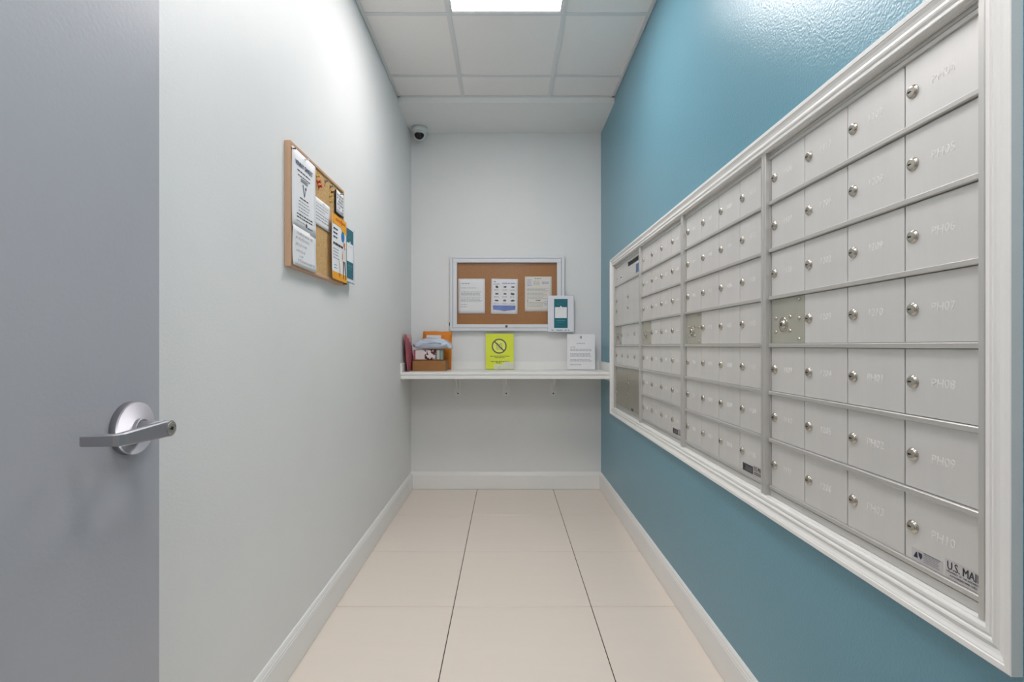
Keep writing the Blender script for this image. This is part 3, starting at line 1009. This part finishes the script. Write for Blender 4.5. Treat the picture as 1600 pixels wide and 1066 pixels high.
# ------------------------------------------------------------------ shelf
YF, ZT, ZB = 3.627, .966, .916
t = tag(empty('wall_shelf', (0, D, ZT)), 'white wall to wall shelf with raised edges under the bulletin cabinet', 'shelf')
m = MB(); m.bbox(XL+.001, XR-.001, YF-D, -.001, -.020, 0, 'trim', .003); m.build('shelf_board', t)
m = MB(); m.bbox(XL+.001, XR-.001, YF-D+.003, YF-D+.022, -.050, -.0205, 'trim', .003); m.build('front_edge', t)
sh = .066
m = MB(); m.box(XL+.016, XR-.016, -.016, -.001, .0005, sh, 'trim'); m.build('splash_board', t)
m = MB(); m.box(XL+.001, XL+.015, YF-D+.001, -.001, .0005, sh, 'trim'); m.build('splash_board', t)
m = MB(); m.box(XR-.015, XR-.001, YF-D+.001, -.001, .0005, sh, 'trim'); m.build('splash_board', t)
m = MB(); m.box(XL+.001, XL+.022, YF-D+.024, -.001, -.062, -.0205, 'trim'); m.build('cleat', t)
m = MB(); m.box(XR-.022, XR-.001, YF-D+.024, -.001, -.062, -.0205, 'trim'); m.build('cleat', t)
for x in (-.390, .0, .380):
    m = MB()
    m.box(x-.029, x+.029, -.008, -.001, -.210, -.0205, 'trim')
    m.box(x-.029, x+.029, -.33, -.008, -.029, -.0205, 'trim')
    b = m.add([(x-.004, -.008, -.170), (x-.004, -.008, -.029), (x-.004, -.26, -.029), (x+.004, -.008, -.170), (x+.004, -.008, -.029), (x+.004, -.26, -.029)])
    for q in ((0, 1, 2), (5, 4, 3), (0, 3, 4, 1), (1, 4, 5, 2), (2, 5, 3, 0)):
        m.face([b+i for i in q], 'trim')
    br = m.build('bracket', t)
    m = MB(); m.lathe([(.006, 0), (.006, .001), (.004, .003)], 'dark', (x, -.008, -.193), n=12); m.build('screw', br)

# ------------------------------------------------------------------ things on the shelf
# cardboard box
t = tag(empty('cardboard_box', (-.585, 3.90, ZT+.0006)), 'low brown cardboard box lying at the left end of the white shelf', 'box')
m = MB()
hx, hy, hz = .125, .098, .080
b = m.add([(-hx, -hy, 0), (hx, -hy, 0), (hx, hy, 0), (-hx, hy, 0), (-hx, -hy, hz), (hx, -hy, hz), (hx, hy, hz), (-hx, hy, hz)])
for q, k in (((0, 1, 5, 4), 'card'), ((1, 2, 6, 5), 'card'), ((2, 3, 7, 6), 'card'), ((3, 0, 4, 7), 'card'), ((0, 3, 2, 1), 'card')):
    m.face([b+i for i in q], k)
m.build('box_body', t)
for (x0, x1, y0, y1, dz) in ((-hx, hx, -hy, -.001, .001), (-hx, hx, .001, hy, .001)):
    m = MB(); m.box(x0, x1, y0, y1, hz-.003+dz, hz+dz, 'card'); m.build('flap', t)
m = MB(); m.box(-hx+.001, hx-.001, -.025, .025, hz+.0012, hz+.0018, 'card_in'); m.rect(.02, .022, .01, hz-.004, -hy-.0006, 'card_in'); m.build('packing_tape', t)
zt = ZT+.0006+hz+.0022
# printed packet and grey packet, bag on top
def pillow(name, hx, hy, hz, k, loc, rot, seed, crumple=.004, sup=3.0, nx=20, ny=14):
    m = MB()
    bm = bmesh.new()
    bmesh.ops.create_icosphere(bm, subdivisions=4, radius=1)
    for v in bm.verts:
        c = v.co.copy()
        s = [math.copysign(abs(q)**(2.0/sup), q) for q in c]
        r = Vector((s[0], s[1], s[2]))
        nrm = max(1e-6, (abs(r.x)**sup+abs(r.y)**sup)**(1/sup))
        edge = min(1, max(abs(r.x), abs(r.y)))
        zz = r.z*(1-.55*edge**5)
        p = Vector((r.x*hx, r.y*hy, zz*hz))
        nn = noise.noise(Vector((p.x*22+seed, p.y*22, p.z*22)))+.5*noise.noise(Vector((p.x*50, p.y*50+seed, p.z*50)))
        p.z += crumple*nn*2
        p.y += crumple*nn*.8
        v.co = p
    me = bpy.data.meshes.new(name); bm.to_mesh(me); bm.free()
    me.materials.append(M[k])
    for f_ in me.polygons: f_.use_smooth = True
    return link(name, me, None, loc, rot=rot)
m = MB(); m.bbox(-.083, .083, -.060, .060, 0, .080, 'confetti', .006)
o = m.build('printed_parcel', None, (-.624, 3.885, zt))
tag(o, 'small white parcel with maroon speckled print standing on the brown cardboard box', 'parcel')
m = MB(); m.rect(-.083, -.068, .004, .078, -.0606, 'pinkmail'); m.build('side_band', o)
m = MB(); m.bbox(-.024, .024, -.055, .055, 0, .080, 'greypack', .006)
o = m.build('grey_parcel', None, (-.513, 3.885, zt))
tag(o, 'narrow grey green parcel standing right of the speckled parcel on the brown box', 'parcel')
m = MB(); m.rect(-.010, -.004, .004, .076, -.0556, 'label'); m.rect(.010, .016, .004, .076, -.0556, 'teal_line'); m.build('stripe', o)
bag = pillow('poly_mailer', .150, .085, .034, 'poly', (-.566, 3.885, zt+.080+.036), (0, .0, .03), 3, .006, 5.0)
for v in bag.data.vertices:
    u = v.co.x/.150
    c_ = Vector((v.co.x*34, v.co.y*34, 5))
    rid = 1-abs(noise.noise(c_))*2
    if v.co.z > -.004:
        v.co.z += .013*math.exp(-((u+.05)/.5)**2)*max(0, (v.co.z+.004)/.030)+.011*rid*max(0, min(1, (1-abs(u))*4))-.004
    else:
        v.co.z = max(v.co.z, -.030)
    if u > .7: v.co.z -= .022*(u-.7)/.3
    if u > .72: v.co.z = max(v.co.z, -.030)
tag(bag, 'crumpled pale blue plastic mailer bag lying on top of the parcels on the shelf', 'parcel')
# orange envelope leaning behind
m = MB()
n = 10
def sheetbag(m, W2, H2, bul, k, seed, pick=None):
    fr = []
    for side in (0, 1):
        row = []
        for j in range(n+1):
            for i in range(n+1):
                u, v = i/n*2-1, j/n
                q = bul*(1-u**4)*(1-(2*v-1)**4)+.0012
                nn = bul*.35*noise.noise(Vector((u*3.1+seed, v*4.3, side)))
                row.append((u*W2, (-q if side == 0 else q)+nn, v*H2+.003*noise.noise(Vector((u*2, seed, v)))*v))
        fr.append(m.add(row))
    for side in (0, 1):
        for j in range(n):
            for i in range(n):
                q = [fr[side]+j*(n+1)+i, fr[side]+j*(n+1)+i+1, fr[side]+(j+1)*(n+1)+i+1, fr[side]+(j+1)*(n+1)+i]
                kk = pick(side, (i+.5)/n*2-1, (j+.5)/n) if pick else k
                m.face(q if side == 0 else q[::-1], kk, True)
    ed = [i for i in range(n+1)]+[j*(n+1)+n for j in range(1, n+1)]+[n*(n+1)+i for i in range(n-1, -1, -1)]+[j*(n+1) for j in range(n-1, 0, -1)]
    for a, c in zip(ed, ed[1:]+ed[:1]):
        m.face([fr[0]+a, fr[1]+a, fr[1]+c, fr[0]+c], k)
sheetbag(m, .115, .302, .006, 'orange', 9)
t_o = m.build('orange_envelope', None, (-.556, 4.0225, ZT+.0045), rot=(0, .018, 0))
tag(t_o, 'orange envelope standing upright behind the parcels on the white shelf', 'envelope')
m = MB(); m.rect(-.085, .030, .185, .272, -.0108, 'label'); m.build('address_label', t_o)
# dusty red mailer against the left wall
m = MB()
sheetbag(m, .130, .275, .010, 'pinkmail', 2, lambda side, u, v: 'pinkpale' if side == 0 and v > .60 and u > .75-2.2*(v-.60)*1.6 else 'pinkmail')
o = m.build('padded_mailer', None, (-.726, 3.815, ZT+.0015), rot=(-.075, 0, LEFT))
tag(o, 'dusty red padded mailer leaning on the left wall at the end of the shelf', 'envelope')

# yellow sign in a clear holder
t = tag(empty('warning_sign', (-.0525, 4.006, ZT+.001), rot=(-.072, 0, 0)), 'fluorescent yellow sign with a black prohibition symbol standing mid shelf', 'sign')
m = MB(); m.box(-.112, .112, -.0006, 0, .004, .288, 'lime'); sheet = m.build('yellow_sheet', t)
m = MB(); e = -.0010
m.disc(-.004, .188, .060, e, 'ink', 40, .0505)
m.disc(-.004, .188, .0505, e+.0002, 'lime_pale', 40)
c45 = math.sqrt(.5)
q = .052; s5 = .0048
cx_, cz_ = -.004, .188
m.quad([(cx_-q*c45-s5*c45, e-.0003, cz_+q*c45-s5*c45), (cx_+q*c45-s5*c45, e-.0003, cz_-q*c45-s5*c45), (cx_+q*c45+s5*c45, e-.0003, cz_-q*c45+s5*c45), (cx_-q*c45+s5*c45, e-.0003, cz_+q*c45+s5*c45)], 'ink')
for (x0, x1, z0, z1) in ((-.024, .020, .162, .165), (-.024, -.021, .165, .198), (.017, .020, .165, .198), (-.024, .020, .195, .198), (-.008, .004, .176, .186), (-.020, -.012, .204, .212), (.006, .016, .204, .212), (-.010, .006, .200, .203)):
    m.rect(x0, x1, z0, z1, e, 'inkgrey' if z0 > .19 else 'pen')
for (x0, x1, z) in ((-.075, .080, .110), (-.038, .040, .098), (-.070, .075, .068), (-.030, .005, .058)):
    for p in textrows(x0, x1, z, 1, .01, .0055, 'ink', int(z*1000), (.012, .03), .0):
        m.rect(p[0], p[1], p[2], p[3], e, 'ink')
m.build('symbol', sheet)
m = MB(); m.box(-.115, .115, -.0034, -.0018, .001, .289, 'acryl'); m.build('clear_front', t)
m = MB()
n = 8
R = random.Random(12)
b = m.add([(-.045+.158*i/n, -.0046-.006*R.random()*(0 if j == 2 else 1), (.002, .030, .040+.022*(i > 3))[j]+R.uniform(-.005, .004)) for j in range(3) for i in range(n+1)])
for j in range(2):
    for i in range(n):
        m.face([b+j*(n+1)+i, b+j*(n+1)+i+1, b+(j+1)*(n+1)+i+1, b+(j+1)*(n+1)+i], 'glare_film')
m.build('painted_glare', t)  # added crumpled strip that paints the white glare onto the sign

# white notice in a clear stand, right
t = tag(empty('notice_stand', (.590, 3.950, ZT+.001), rot=(-.09, 0, -.10)), 'white notice in a clear acrylic stand at the right end of the shelf', 'sign')
m = MB(); m.box(-.108, .108, -.0006, 0, .004, .283, 'paper'); sheet = m.build('white_sheet', t)
m = MB()
for p in textrows(-.035, .030, .212, 1, .01, .005, 'inkgrey', 91) + textrows(-.085, -.04, .182, 1, .01, .004, 'inkgrey', 92) + textrows(-.085, .085, .165, 2, .009, .004, 'inkgrey', 93, ragged=.05) + textrows(-.085, .085, .130, 3, .010, .004, 'inkgrey', 94, ragged=.1) + textrows(-.085, .085, .084, 2, .010, .004, 'inkgrey', 95, ragged=.1) + textrows(-.085, .01, .044, 1, .01, .004, 'inkgrey', 96):
    m.rect(p[0], p[1], p[2], p[3], -.0010, 'inkgrey')
m.quad([(-.012, -.001, .262), (.004, -.001, .272), (.006, -.001, .246), (-.002, -.001, .248)], 'inkgrey')
m.build('print', sheet)
m = MB(); m.box(-.113, .112, -.0034, -.0012, .001, .287, 'acryl'); m.build('clear_front', t)
m = MB(); m.box(-.113, .112, -.004, .075, .0002, .0024, 'acryl'); m.build('clear_foot', t)

# ------------------------------------------------------------------ security camera on the soffit
t = tag(empty('security_camera', (-.683, 3.955, ZS)), 'small white dome security camera with black lens on the soffit, left corner', 'camera')
m = MB(); m.lathe([(.060, 0), (.060, .022), (.057, .030), (.052, .036), (.048, .037)], 'cam_white', axis='-z', n=32); m.build('base', t)
m = MB()
pr_ = [(.0485, .030)]+[(.0485*math.cos(a)+.0005, .052+.0485*math.sin(a)) for a in [PI/2*i/10 for i in range(0, 10)]]
m.lathe(pr_, 'cam_white', axis='-z', n=32)
ball = m.build('housing', t)
m = MB()
# smoked front facing the room: spherical cap, lower half of a disc
R0 = .0495
ax = Vector((.05, -.90, -.42)).normalized()
u = ax.cross(Vector((0, 0, 1))).normalized(); v = u.cross(ax)
rings = []
for j in range(7):
    th = .86*j/6
    ring_ = []
    for i in range(24):
        a = 2*PI*i/24
        cut = 1.0 if math.sin(a) < 0 else 1-.62*math.sin(a)
        d = ax*math.cos(th*cut)+(u*math.cos(a)+v*math.sin(a))*math.sin(th*cut)
        ring_.append(Vector((0, 0, -.052))+d*R0)
    rings.append(m.add(ring_))
for j in range(6):
    for i in range(24):
        m.face([rings[j]+i, rings[j]+(i+1) % 24, rings[j+1]+(i+1) % 24, rings[j+1]+i], 'cam_black', True)
m.build('lens_window', t)
